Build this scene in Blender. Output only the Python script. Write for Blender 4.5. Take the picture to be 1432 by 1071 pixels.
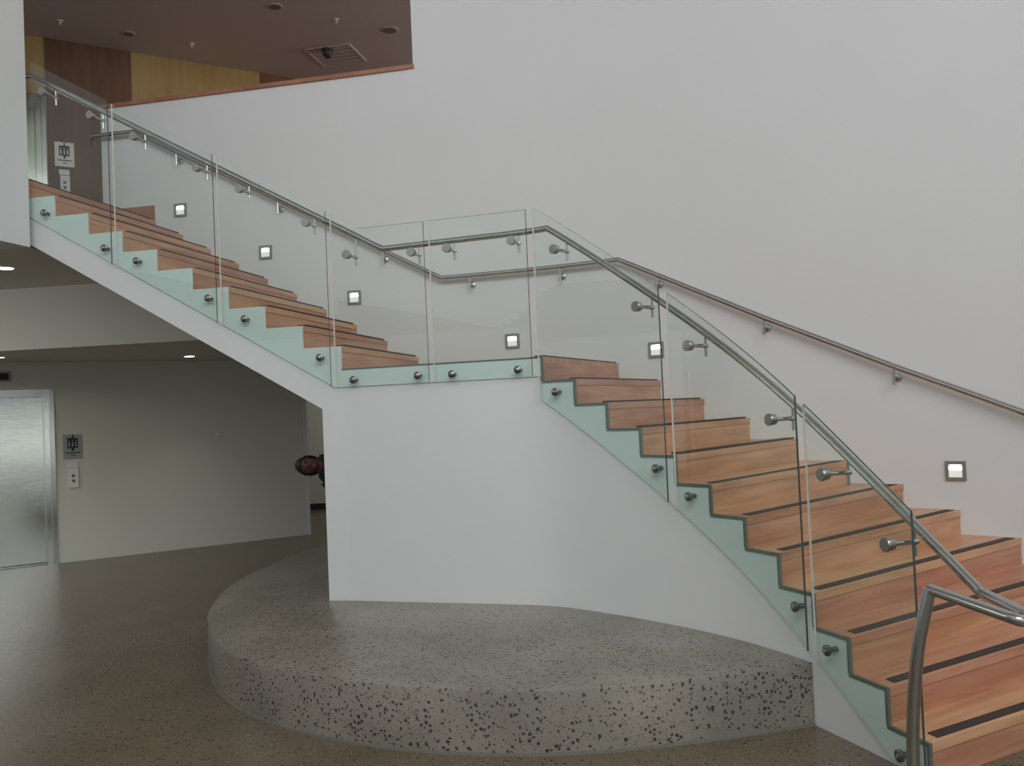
import bpy, bmesh, math, random
import numpy as np
from mathutils import Vector, Matrix

random.seed(4)
for o in list(bpy.data.objects):
    bpy.data.objects.remove(o, do_unlink=True)
scene = bpy.context.scene
COL = scene.collection

# ------------------------------------------------------------------ camera
F, PITCH, ROLL, EYE = 1270.0, 0.02894, -0.04354, 1.583      # focal length in px of the 1432 px frame
_cp, _sp, _cr, _sr = math.cos(PITCH), math.sin(PITCH), math.cos(ROLL), math.sin(ROLL)
FWD = np.array([0, _cp, _sp])
_up = np.array([0, -_sp, _cp])
_rt = np.array([1.0, 0, 0])
RT = _cr * _rt + _sr * _up
UP = -_sr * _rt + _cr * _up
cam_data = bpy.data.cameras.new('camera')
cam_data.sensor_fit = 'HORIZONTAL'
cam_data.sensor_width = 36.0
cam_data.lens = F * 36.0 / 1432.0
cam_data.clip_end = 200
cam = bpy.data.objects.new('camera', cam_data)
COL.objects.link(cam)
M = Matrix.Identity(4)
for i in range(3):
    M[i][0], M[i][1], M[i][2] = RT[i], UP[i], -FWD[i]
M[2][3] = EYE
cam.matrix_world = M
scene.camera = cam

# ------------------------------------------------------------------ world, lights, exposure
world = bpy.data.worlds.new('world')
scene.world = world
world.use_nodes = True
wn = world.node_tree
bg = wn.nodes['Background']
bg.inputs['Color'].default_value = (0.90, 0.95, 1.0, 1)
bg.inputs['Strength'].default_value = 0.36
scene.view_settings.view_transform = 'Standard'
scene.view_settings.look = 'None'
scene.view_settings.gamma = 1.0
scene.view_settings.use_curve_mapping = False
scene.view_settings.exposure = 0.0


def area_light(name, loc, target, sx, sy, power, col):
    d = bpy.data.lights.new(name, 'AREA')
    d.shape = 'RECTANGLE'
    d.size, d.size_y = sx, sy
    d.energy = power
    d.color = col
    o = bpy.data.objects.new(name, d)
    COL.objects.link(o)
    o.location = loc
    o.rotation_euler = (Vector(target) - Vector(loc)).to_track_quat('-Z', 'Y').to_euler()
    return o


# daylight: a roof light over the atrium and three window bands in the wall behind the camera
area_light('roof_light_daylight', (0.9, -2.0, 7.3), (0.2, 8.0, 4.2), 9.0, 3.6, 620, (0.94, 0.98, 1.0))
area_light('high_window_daylight', (2.0, -7.0, 5.4), (1.0, 7.0, 4.4), 13.0, 2.2, 100, (0.94, 0.98, 1.0))
for wz, wh_, wp in ((1.42, 0.34, 14), (0.72, 0.22, 7)):
    area_light('low_window_daylight', (6.5, -7.0, wz), (-4.0, 8.0, wz), 8.0, wh_, wp, (0.97, 1.0, 0.96))
# unseen fill light, added behind the back wall to brighten the upper floor
area_light('upper_fill_light', (6.3, 10.4, 5.0), (-4.5, 11.5, 5.0), 3.0, 2.2, 150, (1.0, 0.97, 0.93))
# fill light added out of view to lift the ground-floor lobby
area_light('lobby_fill_light', (-6.6, 7.4, 2.95), (-6.2, 8.0, 0.0), 3.2, 1.4, 68, (1.0, 0.98, 0.90))
# hidden fill added to brighten the corridor beyond the lift wall
area_light('corridor_fill_light', (-2.2, 14.4, 2.95), (-2.2, 14.4, 0.0), 1.2, 0.3, 14, (1.0, 0.95, 0.88))

# ------------------------------------------------------------------ pixel helpers (a pixel gives a direction only)


def ray(px, py):
    return ((px - 716) / F) * RT - ((py - 535.5) / F) * UP + FWD


def on_z(px, py, z):
    d = ray(px, py)
    t = (z - EYE) / d[2]
    return np.array([d[0] * t, d[1] * t, z])


class Path:
    """a plan curve; d > 0 lies to the left of travel (away from the atrium)"""

    def __init__(self, pts):
        self.P = np.array(pts, float)
        T = np.gradient(self.P, axis=0)
        T /= np.linalg.norm(T, axis=1)[:, None]
        self.N = np.c_[-T[:, 1], T[:, 0]]
        self.S = np.r_[0, np.cumsum(np.linalg.norm(np.diff(self.P, axis=0), axis=1))]

    def off(self, d):
        return Path(self.P + d * self.N)

    def at(self, s, d=0.0):
        s = min(max(s, 0), self.S[-1])
        i = int(min(np.searchsorted(self.S, s, side='right') - 1, len(self.S) - 2))
        u = (s - self.S[i]) / (self.S[i + 1] - self.S[i])
        n = self.N[i] * (1 - u) + self.N[i + 1] * u
        n = n / np.linalg.norm(n)
        return self.P[i] * (1 - u) + self.P[i + 1] * u + d * n

    def nrm(self, s):
        v = self.at(s, 1.0) - self.at(s, 0.0)
        return v / np.linalg.norm(v)

    def tan(self, s):
        n = self.nrm(s)
        return np.array([n[1], -n[0]])

    def s_of(self, p):
        best = None
        p = np.array(p[:2])
        for i in range(len(self.P) - 1):
            a, e = self.P[i], self.P[i + 1] - self.P[i]
            u = min(max(((p - a) @ e) / (e @ e), 0), 1)
            dd = np.linalg.norm(a + u * e - p)
            if best is None or dd < best[0]:
                best = (dd, self.S[i] + u * (self.S[i + 1] - self.S[i]))
        return best[1]

    def hit(self, px, py):
        d = ray(px, py)
        best = None
        for i in range(len(self.P) - 1):
            a, e = self.P[i], self.P[i + 1] - self.P[i]
            det = -d[0] * e[1] + e[0] * d[1]
            if abs(det) < 1e-9:
                continue
            t = (-a[0] * e[1] + e[0] * a[1]) / det
            u = (d[0] * a[1] - d[1] * a[0]) / det
            if t > 0 and -1e-6 <= u <= 1 + 1e-6 and (best is None or t < best[0]):
                best = (t, self.S[i] + u * (self.S[i + 1] - self.S[i]), EYE + t * d[2])
        return best[1], best[2]

    def samples(self, s0, s1, extra=()):
        v = [s0, s1] + [float(x) for x in self.S if s0 + 1e-4 < x < s1 - 1e-4] + [x for x in extra if s0 + 1e-4 < x < s1 - 1e-4]
        return sorted(v)


def catmull(P, n=8):
    P = np.array(P, float)
    Q = np.vstack([2 * P[0] - P[1], P, 2 * P[-1] - P[-2]])
    out = []
    for i in range(1, len(Q) - 2):
        p0, p1, p2, p3 = Q[i - 1:i + 3]
        for t in np.arange(n) / n:
            out.append(.5 * (2 * p1 + (p2 - p0) * t + (2 * p0 - 5 * p1 + 4 * p2 - p3) * t * t + (-p0 + 3 * p1 - 3 * p2 + p3) * t ** 3))
    out.append(P[-1])
    return np.array(out)


# ------------------------------------------------------------------ materials


def new_mat(name):
    m = bpy.data.materials.new(name)
    m.use_nodes = True
    nt = m.node_tree
    return m, nt, nt.nodes['Principled BSDF']


def N(nt, typ, **kw):
    n = nt.nodes.new(typ)
    for k, v in kw.items():
        setattr(n, k, v)
    return n


def plain(name, col, rough=0.5, metal=0.0, spec=0.5, noise=0.0, scale=6.0, emit=None, strength=0.0):
    m, nt, b = new_mat(name)
    b.inputs['Base Color'].default_value = (*col, 1)
    b.inputs['Roughness'].default_value = rough
    b.inputs['Metallic'].default_value = metal
    b.inputs['Specular IOR Level'].default_value = spec
    if noise:
        tc = N(nt, 'ShaderNodeTexCoord')
        nz = N(nt, 'ShaderNodeTexNoise')
        nz.inputs['Scale'].default_value = scale
        nz.inputs['Detail'].default_value = 4
        rp = N(nt, 'ShaderNodeValToRGB')
        rp.color_ramp.elements[0].position = 0.3
        rp.color_ramp.elements[1].position = 0.7
        rp.color_ramp.elements[0].color = (*[c * (1 - noise) for c in col], 1)
        rp.color_ramp.elements[1].color = (*[min(1, c * (1 + noise)) for c in col], 1)
        nt.links.new(tc.outputs['Object'], nz.inputs['Vector'])
        nt.links.new(nz.outputs['Fac'], rp.inputs['Fac'])
        nt.links.new(rp.outputs['Color'], b.inputs['Base Color'])
    if emit:
        b.inputs['Emission Color'].default_value = (*emit, 1)
        b.inputs['Emission Strength'].default_value = strength
    return m


def wood(name, dark, light, rough=0.38, gscale=1.0, use_uv=True, vary=False):
    m, nt, b = new_mat(name)
    tc = N(nt, 'ShaderNodeTexCoord')
    mp = N(nt, 'ShaderNodeMapping')
    mp.inputs['Scale'].default_value = (1.6 * gscale, 22 * gscale, 1) if use_uv else (16 * gscale, 16 * gscale, 1.0 * gscale)
    nt.links.new(tc.outputs['UV' if use_uv else 'Object'], mp.inputs['Vector'])
    n1 = N(nt, 'ShaderNodeTexNoise')
    n1.inputs['Scale'].default_value = 1.0
    n1.inputs['Detail'].default_value = 6
    n1.inputs['Distortion'].default_value = 0.6
    nt.links.new(mp.outputs['Vector'], n1.inputs['Vector'])
    mp2 = N(nt, 'ShaderNodeMapping')
    mp2.inputs['Scale'].default_value = (0.9, 3.2, 1)
    nt.links.new(tc.outputs['UV' if use_uv else 'Object'], mp2.inputs['Vector'])
    n2 = N(nt, 'ShaderNodeTexNoise')
    n2.inputs['Scale'].default_value = 1.3
    n2.inputs['Detail'].default_value = 2
    nt.links.new(mp2.outputs['Vector'], n2.inputs['Vector'])
    ad = N(nt, 'ShaderNodeMath', operation='ADD')
    nt.links.new(n1.outputs['Fac'], ad.inputs[0])
    nt.links.new(n2.outputs['Fac'], ad.inputs[1])
    ml = N(nt, 'ShaderNodeMath', operation='MULTIPLY')
    ml.inputs[1].default_value = 0.5
    nt.links.new(ad.outputs[0], ml.inputs[0])
    rp = N(nt, 'ShaderNodeValToRGB')
    rp.color_ramp.elements[0].position = 0.36
    rp.color_ramp.elements[0].color = (*dark, 1)
    rp.color_ramp.elements[1].position = 0.64
    rp.color_ramp.elements[1].color = (*light, 1)
    nt.links.new(ml.outputs[0], rp.inputs['Fac'])
    col = rp.outputs['Color']
    if vary:                                                  # boards differ a little from one another
        oi = N(nt, 'ShaderNodeObjectInfo')
        hs = N(nt, 'ShaderNodeHueSaturation')
        mh = N(nt, 'ShaderNodeMapRange')
        mh.inputs['To Min'].default_value = 0.487
        mh.inputs['To Max'].default_value = 0.511
        mv = N(nt, 'ShaderNodeMapRange')
        mv.inputs['To Min'].default_value = 0.9
        mv.inputs['To Max'].default_value = 1.08
        nt.links.new(oi.outputs['Random'], mh.inputs['Value'])
        nt.links.new(oi.outputs['Random'], mv.inputs['Value'])
        nt.links.new(mh.outputs['Result'], hs.inputs['Hue'])
        nt.links.new(mv.outputs['Result'], hs.inputs['Value'])
        nt.links.new(col, hs.inputs['Color'])
        col = hs.outputs['Color']
    nt.links.new(col, b.inputs['Base Color'])
    b.inputs['Roughness'].default_value = rough
    return m


def terrazzo(name, base_a, base_b, chip_dark, chip_mid, rough, big=30.0, amount=0.55, mid_amount=0.5, spec=0.5):
    m, nt, b = new_mat(name)
    tc = N(nt, 'ShaderNodeTexCoord')
    nz = N(nt, 'ShaderNodeTexNoise')
    nz.inputs['Scale'].default_value = 1.7
    nz.inputs['Detail'].default_value = 5
    nt.links.new(tc.outputs['Object'], nz.inputs['Vector'])
    rp = N(nt, 'ShaderNodeValToRGB')
    rp.color_ramp.elements[0].position = 0.35
    rp.color_ramp.elements[1].position = 0.68
    rp.color_ramp.elements[0].color = (*base_a, 1)
    rp.color_ramp.elements[1].color = (*base_b, 1)
    nt.links.new(nz.outputs['Fac'], rp.inputs['Fac'])
    prev = rp.outputs['Color']
    warp = N(nt, 'ShaderNodeTexNoise')
    warp.inputs['Scale'].default_value = 60
    nt.links.new(tc.outputs['Object'], warp.inputs['Vector'])
    wm = N(nt, 'ShaderNodeVectorMath', operation='SCALE')
    wm.inputs['Scale'].default_value = 0.018
    nt.links.new(warp.outputs['Color'], wm.inputs[0])
    wa = N(nt, 'ShaderNodeVectorMath', operation='ADD')
    nt.links.new(tc.outputs['Object'], wa.inputs[0])
    nt.links.new(wm.outputs['Vector'], wa.inputs[1])
    # patches where the chips are dense or sparse
    pn = N(nt, 'ShaderNodeTexNoise')
    pn.inputs['Scale'].default_value = 3.1
    pn.inputs['Detail'].default_value = 3
    nt.links.new(tc.outputs['Object'], pn.inputs['Vector'])
    for sc, col, am in ((big * 2.2, chip_mid, mid_amount), (big, chip_dark, amount)):
        v = N(nt, 'ShaderNodeTexVoronoi')
        v.inputs['Scale'].default_value = sc
        nt.links.new(wa.outputs['Vector'], v.inputs['Vector'])
        sep = N(nt, 'ShaderNodeSeparateColor')
        nt.links.new(v.outputs['Color'], sep.inputs['Color'])
        size = N(nt, 'ShaderNodeMath', operation='MULTIPLY_ADD')
        size.inputs[1].default_value = 0.36
        size.inputs[2].default_value = 0.10
        nt.links.new(sep.outputs['Red'], size.inputs[0])
        inside = N(nt, 'ShaderNodeMath', operation='LESS_THAN')
        nt.links.new(v.outputs['Distance'], inside.inputs[0])
        nt.links.new(size.outputs[0], inside.inputs[1])
        thr = N(nt, 'ShaderNodeMath', operation='MULTIPLY')
        thr.inputs[1].default_value = am * 2.0
        nt.links.new(pn.outputs['Fac'], thr.inputs[0])
        pick = N(nt, 'ShaderNodeMath', operation='LESS_THAN')
        nt.links.new(sep.outputs['Green'], pick.inputs[0])
        nt.links.new(thr.outputs[0], pick.inputs[1])
        both = N(nt, 'ShaderNodeMath', operation='MULTIPLY')
        nt.links.new(inside.outputs[0], both.inputs[0])
        nt.links.new(pick.outputs[0], both.inputs[1])
        fac = N(nt, 'ShaderNodeMath', operation='MULTIPLY')
        fac.inputs[1].default_value = 0.94
        nt.links.new(both.outputs[0], fac.inputs[0])
        mx = N(nt, 'ShaderNodeMix', data_type='RGBA')
        nt.links.new(fac.outputs[0], mx.inputs['Factor'])
        nt.links.new(prev, mx.inputs['A'])
        var = N(nt, 'ShaderNodeMix', data_type='RGBA')
        nt.links.new(sep.outputs['Blue'], var.inputs['Factor'])
        var.inputs['A'].default_value = (*col, 1)
        var.inputs['B'].default_value = (*[min(1, c * 2.2) for c in col], 1)
        nt.links.new(var.outputs['Result'], mx.inputs['B'])
        prev = mx.outputs['Result']
    nt.links.new(prev, b.inputs['Base Color'])
    b.inputs['Roughness'].default_value = rough
    b.inputs['Specular IOR Level'].default_value = spec
    return m


def glass_mat(name, tint, refl=1.0):
    m = bpy.data.materials.new(name)
    m.use_nodes = True
    nt = m.node_tree
    nt.nodes.clear()
    out = N(nt, 'ShaderNodeOutputMaterial')
    tr = N(nt, 'ShaderNodeBsdfTransparent')
    tr.inputs['Color'].default_value = (*tint, 1)
    gl = N(nt, 'ShaderNodeBsdfGlossy')
    gl.inputs['Roughness'].default_value = 0.0
    gl.inputs['Color'].default_value = (0.95, 1, 0.98, 1)
    fr = N(nt, 'ShaderNodeFresnel')
    ge = N(nt, 'ShaderNodeNewGeometry')
    io = N(nt, 'ShaderNodeMix', data_type='FLOAT')             # same reflectance on the far face of the pane
    io.inputs['A'].default_value = 1.5
    io.inputs['B'].default_value = 1 / 1.5
    nt.links.new(ge.outputs['Backfacing'], io.inputs['Factor'])
    nt.links.new(io.outputs['Result'], fr.inputs['IOR'])
    mu = N(nt, 'ShaderNodeMath', operation='MULTIPLY')
    mu.inputs[1].default_value = refl
    nt.links.new(fr.outputs['Fac'], mu.inputs[0])
    mx = N(nt, 'ShaderNodeMixShader')
    nt.links.new(mu.outputs[0], mx.inputs['Fac'])
    nt.links.new(tr.outputs['BSDF'], mx.inputs[1])
    nt.links.new(gl.outputs['BSDF'], mx.inputs[2])
    nt.links.new(mx.outputs['Shader'], out.inputs['Surface'])
    return m


def brushed(name, col, rough, along=(1, 1, 60)):
    m, nt, b = new_mat(name)
    tc = N(nt, 'ShaderNodeTexCoord')
    mp = N(nt, 'ShaderNodeMapping')
    mp.inputs['Scale'].default_value = along
    nt.links.new(tc.outputs['Object'], mp.inputs['Vector'])
    nz = N(nt, 'ShaderNodeTexNoise')
    nz.inputs['Scale'].default_value = 6
    nz.inputs['Detail'].default_value = 5
    nt.links.new(mp.outputs['Vector'], nz.inputs['Vector'])
    bp_ = N(nt, 'ShaderNodeBump')
    bp_.inputs['Strength'].default_value = 0.025
    bp_.inputs['Distance'].default_value = 0.01
    nt.links.new(nz.outputs['Fac'], bp_.inputs['Height'])
    nt.links.new(bp_.outputs['Normal'], b.inputs['Normal'])
    b.inputs['Base Color'].default_value = (*col, 1)
    b.inputs['Metallic'].default_value = 1
    b.inputs['Roughness'].default_value = rough
    return m


MAT = {
    'wall': plain('white_wall_paint', (0.74, 0.74, 0.735), 0.62, noise=0.012, scale=1.2),
    'lobby_wall': plain('grey_green_wall_paint', (0.68, 0.69, 0.60), 0.6, noise=0.02, scale=1.0),
    'ceiling': plain('ceiling_paint', (0.66, 0.66, 0.62), 0.75, noise=0.02, scale=1.0),
    'upper_ceiling': plain('upper_ceiling_paint', (0.58, 0.54, 0.53), 0.7, noise=0.02, scale=1.0),
    'floor': terrazzo('polished_aggregate_floor', (0.135, 0.110, 0.071), (0.168, 0.135, 0.093), (0.04, 0.026, 0.018), (0.19, 0.118, 0.084), 0.27, 52, 0.35, 0.6, spec=0.38),
    'plinth': terrazzo('ground_concrete', (0.215, 0.198, 0.162), (0.315, 0.285, 0.235), (0.022, 0.018, 0.014), (0.10, 0.07, 0.055), 0.30, 50, 0.72, 0.6),
    'oak': wood('orange_brown_timber', (0.46, 0.205, 0.112), (0.70, 0.385, 0.23), 0.34, vary=True),
    'cap': wood('red_brown_timber_cap', (0.30, 0.12, 0.07), (0.45, 0.21, 0.13), 0.4, use_uv=False),
    'panel_dark': wood('dark_timber_veneer', (0.10, 0.045, 0.02), (0.17, 0.08, 0.035), 0.45, use_uv=False),
    'panel_light': wood('honey_timber_veneer', (0.33, 0.21, 0.07), (0.43, 0.29, 0.11), 0.45, use_uv=False),
    'panel_red': wood('red_brown_timber_veneer', (0.16, 0.06, 0.03), (0.22, 0.09, 0.045), 0.45, use_uv=False),
    'strip': plain('dark_nosing_rubber', (0.035, 0.024, 0.022), 0.6, noise=0.2, scale=40),
    'mint': plain('glass_tinted_stringer', (0.72, 0.79, 0.765), 0.45),  # white stringer; green cast of light through the glass put into its colour
    'trim': plain('grey_green_edge_metal', (0.17, 0.20, 0.17), 0.4, metal=0.3),
    'steel': plain('satin_stainless', (0.50, 0.495, 0.485), 0.15, metal=1.0),
    'steel_mid': plain('grey_stainless', (0.40, 0.40, 0.39), 0.28, metal=1.0),
    'sealant': plain('grey_sealant', (0.20, 0.19, 0.16), 0.5),
    'lamp_off': plain('unlit_lamp', (0.20, 0.17, 0.16), 0.5),
    'steel_dark': plain('dark_stainless', (0.22, 0.22, 0.21), 0.3, metal=1.0),
    'door_steel': brushed('brushed_lift_steel', (0.62, 0.655, 0.595), 0.09),
    'glass': glass_mat('balustrade_glass', (0.955, 0.985, 0.972), 0.9),
    'glass_edge': plain('green_glass_edge', (0.06, 0.085, 0.072), 0.15),
    'seal': plain('clear_silicone_seal', (0.72, 0.69, 0.62), 0.25),
    'frame_grey': plain('grey_light_frame', (0.28, 0.28, 0.26), 0.4, metal=0.4),
    'lens': plain('light_lens', (0.75, 0.75, 0.70), 0.4, emit=(1, 0.98, 0.92), strength=0.35),
    'lamp_on': plain('lit_lamp', (0.9, 0.9, 0.88), 0.4, emit=(1, 0.98, 0.94), strength=3.0),
    'downlight_on': plain('lit_downlight', (0.9, 0.9, 0.88), 0.4, emit=(1, 0.97, 0.9), strength=6.0),
    'black': plain('black_display', (0.008, 0.008, 0.009), 0.5),
    'sign_grey': plain('grey_sign_plate', (0.34, 0.35, 0.36), 0.4),
    'sign_ink': plain('dark_sign_print', (0.02, 0.02, 0.03), 0.5),
    'white_plastic': plain('white_plastic', (0.80, 0.80, 0.76), 0.35),
    'button': plain('grey_button', (0.16, 0.16, 0.15), 0.4),
    'dark_fitting': plain('dark_fitting', (0.05, 0.035, 0.035), 0.5),
    'skin': plain('brown_skin', (0.11, 0.045, 0.032), 0.55),
    'hair': plain('black_hair', (0.012, 0.009, 0.008), 0.55, noise=0.4, scale=120),
    'shirt': plain('black_shirt_cloth', (0.012, 0.011, 0.013), 0.8),
    'trousers': plain('dark_trouser_cloth', (0.02, 0.02, 0.025), 0.8),
    'lips': plain('lip', (0.20, 0.06, 0.05), 0.45),
}

# ------------------------------------------------------------------ object helpers


def link(o, parent=None):
    COL.objects.link(o)
    if parent is not None:
        o.parent = parent
    return o


def mesh_obj(name, verts, faces, mat, parent=None, uvs=None, smooth=False, base=None, mats=None, midx=None):
    """verts in world coordinates; base = location of the parent empty (subtracted)"""
    b = np.array(base if base is not None else (0, 0, 0), float)
    me = bpy.data.meshes.new(name)
    me.from_pydata([tuple(np.array(v, float) - b) for v in verts], [], faces)
    for k in (mats or [mat]):
        me.materials.append(MAT[k])
    if midx:
        for p, i in zip(me.polygons, midx):
            p.material_index = i
    if uvs is not None:
        lay = me.uv_layers.new(name='UVMap')
        for lp in me.loops:
            lay.data[lp.index].uv = uvs[lp.vertex_index]
    bm = bmesh.new()
    bm.from_mesh(me)
    bmesh.ops.recalc_face_normals(bm, faces=bm.faces)
    bm.to_mesh(me)
    bm.free()
    if smooth:
        for p in me.polygons:
            p.use_smooth = True
        me.set_sharp_from_angle(angle=math.radians(40))
    me.update()
    return link(bpy.data.objects.new(name, me), parent)


def thing(name, label, cat, base=(0, 0, 0), group=None):
    o = bpy.data.objects.new(name, None)
    o.empty_display_size = 0.1
    o.location = base
    tag(o, label, cat, group)
    return link(o)


def tag(o, label, cat, group=None):
    o['label'] = label
    o['category'] = cat
    if group:
        o['group'] = group
    return o


def structure(o):
    o['kind'] = 'structure'
    return o


class Geo:
    def __init__(self):
        self.v, self.f, self.uv = [], [], []

    def add(self, verts, faces, uvs=None):
        n = len(self.v)
        self.v += [tuple(x) for x in verts]
        self.f += [tuple(i + n for i in f) for f in faces]
        self.uv += list(uvs) if uvs is not None else [(0, 0)] * len(verts)
        return self

    def strip(self, path, ss, zb, zt, d0, d1):
        """solid curved slab along a path between offsets d0 and d1; zb, zt functions or numbers"""
        fb = zb if callable(zb) else (lambda s: zb)
        ft = zt if callable(zt) else (lambda s: zt)
        vs, fs = [], []
        for s in ss:
            a, b = path.at(s, d0), path.at(s, d1)
            vs += [(a[0], a[1], fb(s)), (b[0], b[1], fb(s)), (b[0], b[1], ft(s)), (a[0], a[1], ft(s))]
        for i in range(len(ss) - 1):
            k = 4 * i
            for j in range(4):
                fs.append((k + j, k + (j + 1) % 4, k + 4 + (j + 1) % 4, k + 4 + j))
        fs.append((0, 3, 2, 1))
        k = 4 * (len(ss) - 1)
        fs.append((k, k + 1, k + 2, k + 3))
        return self.add(vs, fs)

    def prism(self, poly, z0, z1):
        n = len(poly)
        vs = [(p[0], p[1], z0) for p in poly] + [(p[0], p[1], z1) for p in poly]
        fs = [tuple(range(n - 1, -1, -1)), tuple(range(n, 2 * n))]
        fs += [(i, (i + 1) % n, n + (i + 1) % n, n + i) for i in range(n)]
        return self.add(vs, fs)

    def box(self, c, x, y, z, hx, hy, hz):
        """box about c with half sizes along unit axes x, y, z"""
        c, x, y, z = (np.array(q, float) for q in (c, x, y, z))
        vs = [c + sx * hx * x + sy * hy * y + sz * hz * z for sz in (-1, 1) for sx, sy in ((-1, -1), (1, -1), (1, 1), (-1, 1))]
        return self.add(vs, [(3, 2, 1, 0), (4, 5, 6, 7), (0, 1, 5, 4), (1, 2, 6, 5), (2, 3, 7, 6), (3, 0, 4, 7)])

    def tube(self, pts, r, n=14, caps=True, rs=None):
        pts = [np.array(p, float) for p in pts]
        m = len(pts)
        d0 = pts[1] - pts[0]
        d0 /= np.linalg.norm(d0)
        a = np.cross(d0, (0, 0, 1.0))
        if np.linalg.norm(a) < 1e-3:
            a = np.cross(d0, (1.0, 0, 0))
        a /= np.linalg.norm(a)
        b = np.cross(d0, a)
        ring = [r * (math.cos(2 * math.pi * i / n) * a + math.sin(2 * math.pi * i / n) * b) for i in range(n)]
        vs = [pts[0] + q for q in ring]
        for k in range(1, m):
            d = pts[k] - pts[k - 1]
            d /= np.linalg.norm(d)
            if k < m - 1:
                e = pts[k + 1] - pts[k]
                e /= np.linalg.norm(e)
                nrm = d + e
                nrm /= np.linalg.norm(nrm)
            else:
                nrm = d
            prev = vs[-n:]
            vs += [p + d * (((pts[k] - p) @ nrm) / (d @ nrm)) for p in prev]
        fs = []
        for k in range(m - 1):
            for i in range(n):
                fs.append((k * n + i, k * n + (i + 1) % n, (k + 1) * n + (i + 1) % n, (k + 1) * n + i))
        if caps:
            fs.append(tuple(range(n - 1, -1, -1)))
            fs.append(tuple((m - 1) * n + i for i in range(n)))
        return self.add(vs, fs)

    def lathe(self, c, axis, prof, n=18):
        """profile of (radius, height along axis)"""
        c, axis = np.array(c, float), np.array(axis, float)
        axis = axis / np.linalg.norm(axis)
        a = np.cross(axis, (0, 0, 1.0))
        if np.linalg.norm(a) < 1e-3:
            a = np.array([1.0, 0, 0])
        a /= np.linalg.norm(a)
        b = np.cross(axis, a)
        vs = [c + h * axis + rr * (math.cos(2 * math.pi * i / n) * a + math.sin(2 * math.pi * i / n) * b) for rr, h in prof for i in range(n)]
        fs = []
        for k in range(len(prof) - 1):
            for i in range(n):
                fs.append((k * n + i, k * n + (i + 1) % n, (k + 1) * n + (i + 1) % n, (k + 1) * n + i))
        fs.append(tuple(range(n - 1, -1, -1)))
        fs.append(tuple((len(prof) - 1) * n + i for i in range(n)))
        return self.add(vs, fs)

    def obj(self, name, mat, parent=None, base=None, smooth=False, uv=False, **kw):
        return mesh_obj(name, self.v, self.f, mat, parent, self.uv if uv else None, smooth, base, **kw)


# ------------------------------------------------------------------ the plan, in metres (camera stands at the origin)
R = 0.16                                                     # riser
O = np.array([[0.211, 5.936], [0.398, 5.774], [0.579, 5.602], [0.754, 5.421], [0.921, 5.231], [1.072, 5.031], [1.203, 4.823], [1.311, 4.608], [1.403, 4.388], [1.482, 4.166], [1.555, 3.944], [1.626, 3.723]])
I = np.array([[0.891, 7.449], [1.191, 7.26], [1.488, 7.065], [1.783, 6.862], [2.073, 6.652], [2.358, 6.433], [2.635, 6.207], [2.901, 5.974], [3.157, 5.732], [3.402, 5.481], [3.637, 5.222], [3.863, 4.954]])
U_STEP = np.array([-0.278, 0.0612])
O2 = np.array([np.array([-1.189, 6.377]) + U_STEP * k for k in range(10)])
I2 = np.array([np.array([-0.822, 8.036]) + U_STEP * k for k in range(10)])
Z_LAND = 12 * R
Z_UP = 22 * R
land = [O2[0] + (O[0] - O2[0]) * t for t in (.25, .5, .75)]
outer_pts = np.vstack([[O2[9] - U_STEP * -2.0], O2[9:0:-1], catmull(np.vstack([O2[0], land, O])), [O[11] + (O[11] - O[10]) * t for t in (1, 2, 3, 4)]])


def smooth_path(P, step, passes, keep=None):
    P = np.array(P)
    S = np.r_[0, np.cumsum(np.linalg.norm(np.diff(P, axis=0), axis=1))]
    n = int(S[-1] / step)
    t = np.linspace(0, S[-1], n + 1)
    Q = np.c_[np.interp(t, S, P[:, 0]), np.interp(t, S, P[:, 1])]
    wgt = np.ones(len(Q)) if keep is None else np.array([keep(x) for x in t])
    for _ in range(passes):
        m = 0.25 * Q[:-2] + 0.5 * Q[1:-1] + 0.25 * Q[2:]
        Q[1:-1] += (m - Q[1:-1]) * wgt[1:-1, None]
    return Q


# the landing runs into the curved flight without a crease; the corner with the straight flight stays crisp
outer_pts = smooth_path(outer_pts, 0.06, 14, lambda s: 1.0 if s > 3.4 else 0.0)
OUT = Path(outer_pts)
O = np.array([OUT.at(OUT.s_of(p)) for p in O])
inner_pts = np.vstack([[I2[9] + U_STEP * 6], catmull(np.vstack([I2[0], I2[0] * .6 + I[0] * .4 + [.03, .06], I])), [I[11] + (I[11] - I[10]) * t for t in (1, 3, 6, 9, 14)]])
inner_pts = smooth_path(inner_pts, 0.12, 45, lambda s: 1.0 if s > 3.9 else 0.0)
INN = Path(inner_pts)
U = -U_STEP / np.linalg.norm(U_STEP)                          # down the upper flight
W = np.array([-U[1], U[0]])                                   # across it, towards the back wall


def uw(u, w):
    return O2[9] + u * U + w * W


sU = [OUT.s_of(p) for p in O2]
sS = [OUT.s_of(p) for p in O]
S_CORNER = 2.97
SOFF = lambda s: 3.048 - 0.5787 * (s - 0.544)                # underside of the upper flight


def z_nose(k):
    return (12 - k) * R


# step intervals along the outer edge: (s0, s1, z)
steps_up = [(sU[j + 1], sU[j], Z_LAND + (j + 1) * R) for j in range(9)]
steps_lo = [(sS[k - 1], sS[k], z_nose(k)) for k in range(1, 12)]
LANDING = (sU[0], sS[0], Z_LAND)

EW0, EW1 = on_z(0, 797, 0)[:2], on_z(435, 747, 0)[:2]
EDIR = (EW1 - EW0) / np.linalg.norm(EW1 - EW0)
ELEV = Path([EW1 - EDIR * 11, EW1 - EDIR * 5, EW1])
EN = -ELEV.nrm(5)                                             # towards the atrium

# ------------------------------------------------------------------ setting
g = Geo().prism([(-16, -9), (14, -9), (14, 18), (-16, 18)], -0.2, 0.0)
structure(g.obj('floor', 'floor'))

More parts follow.
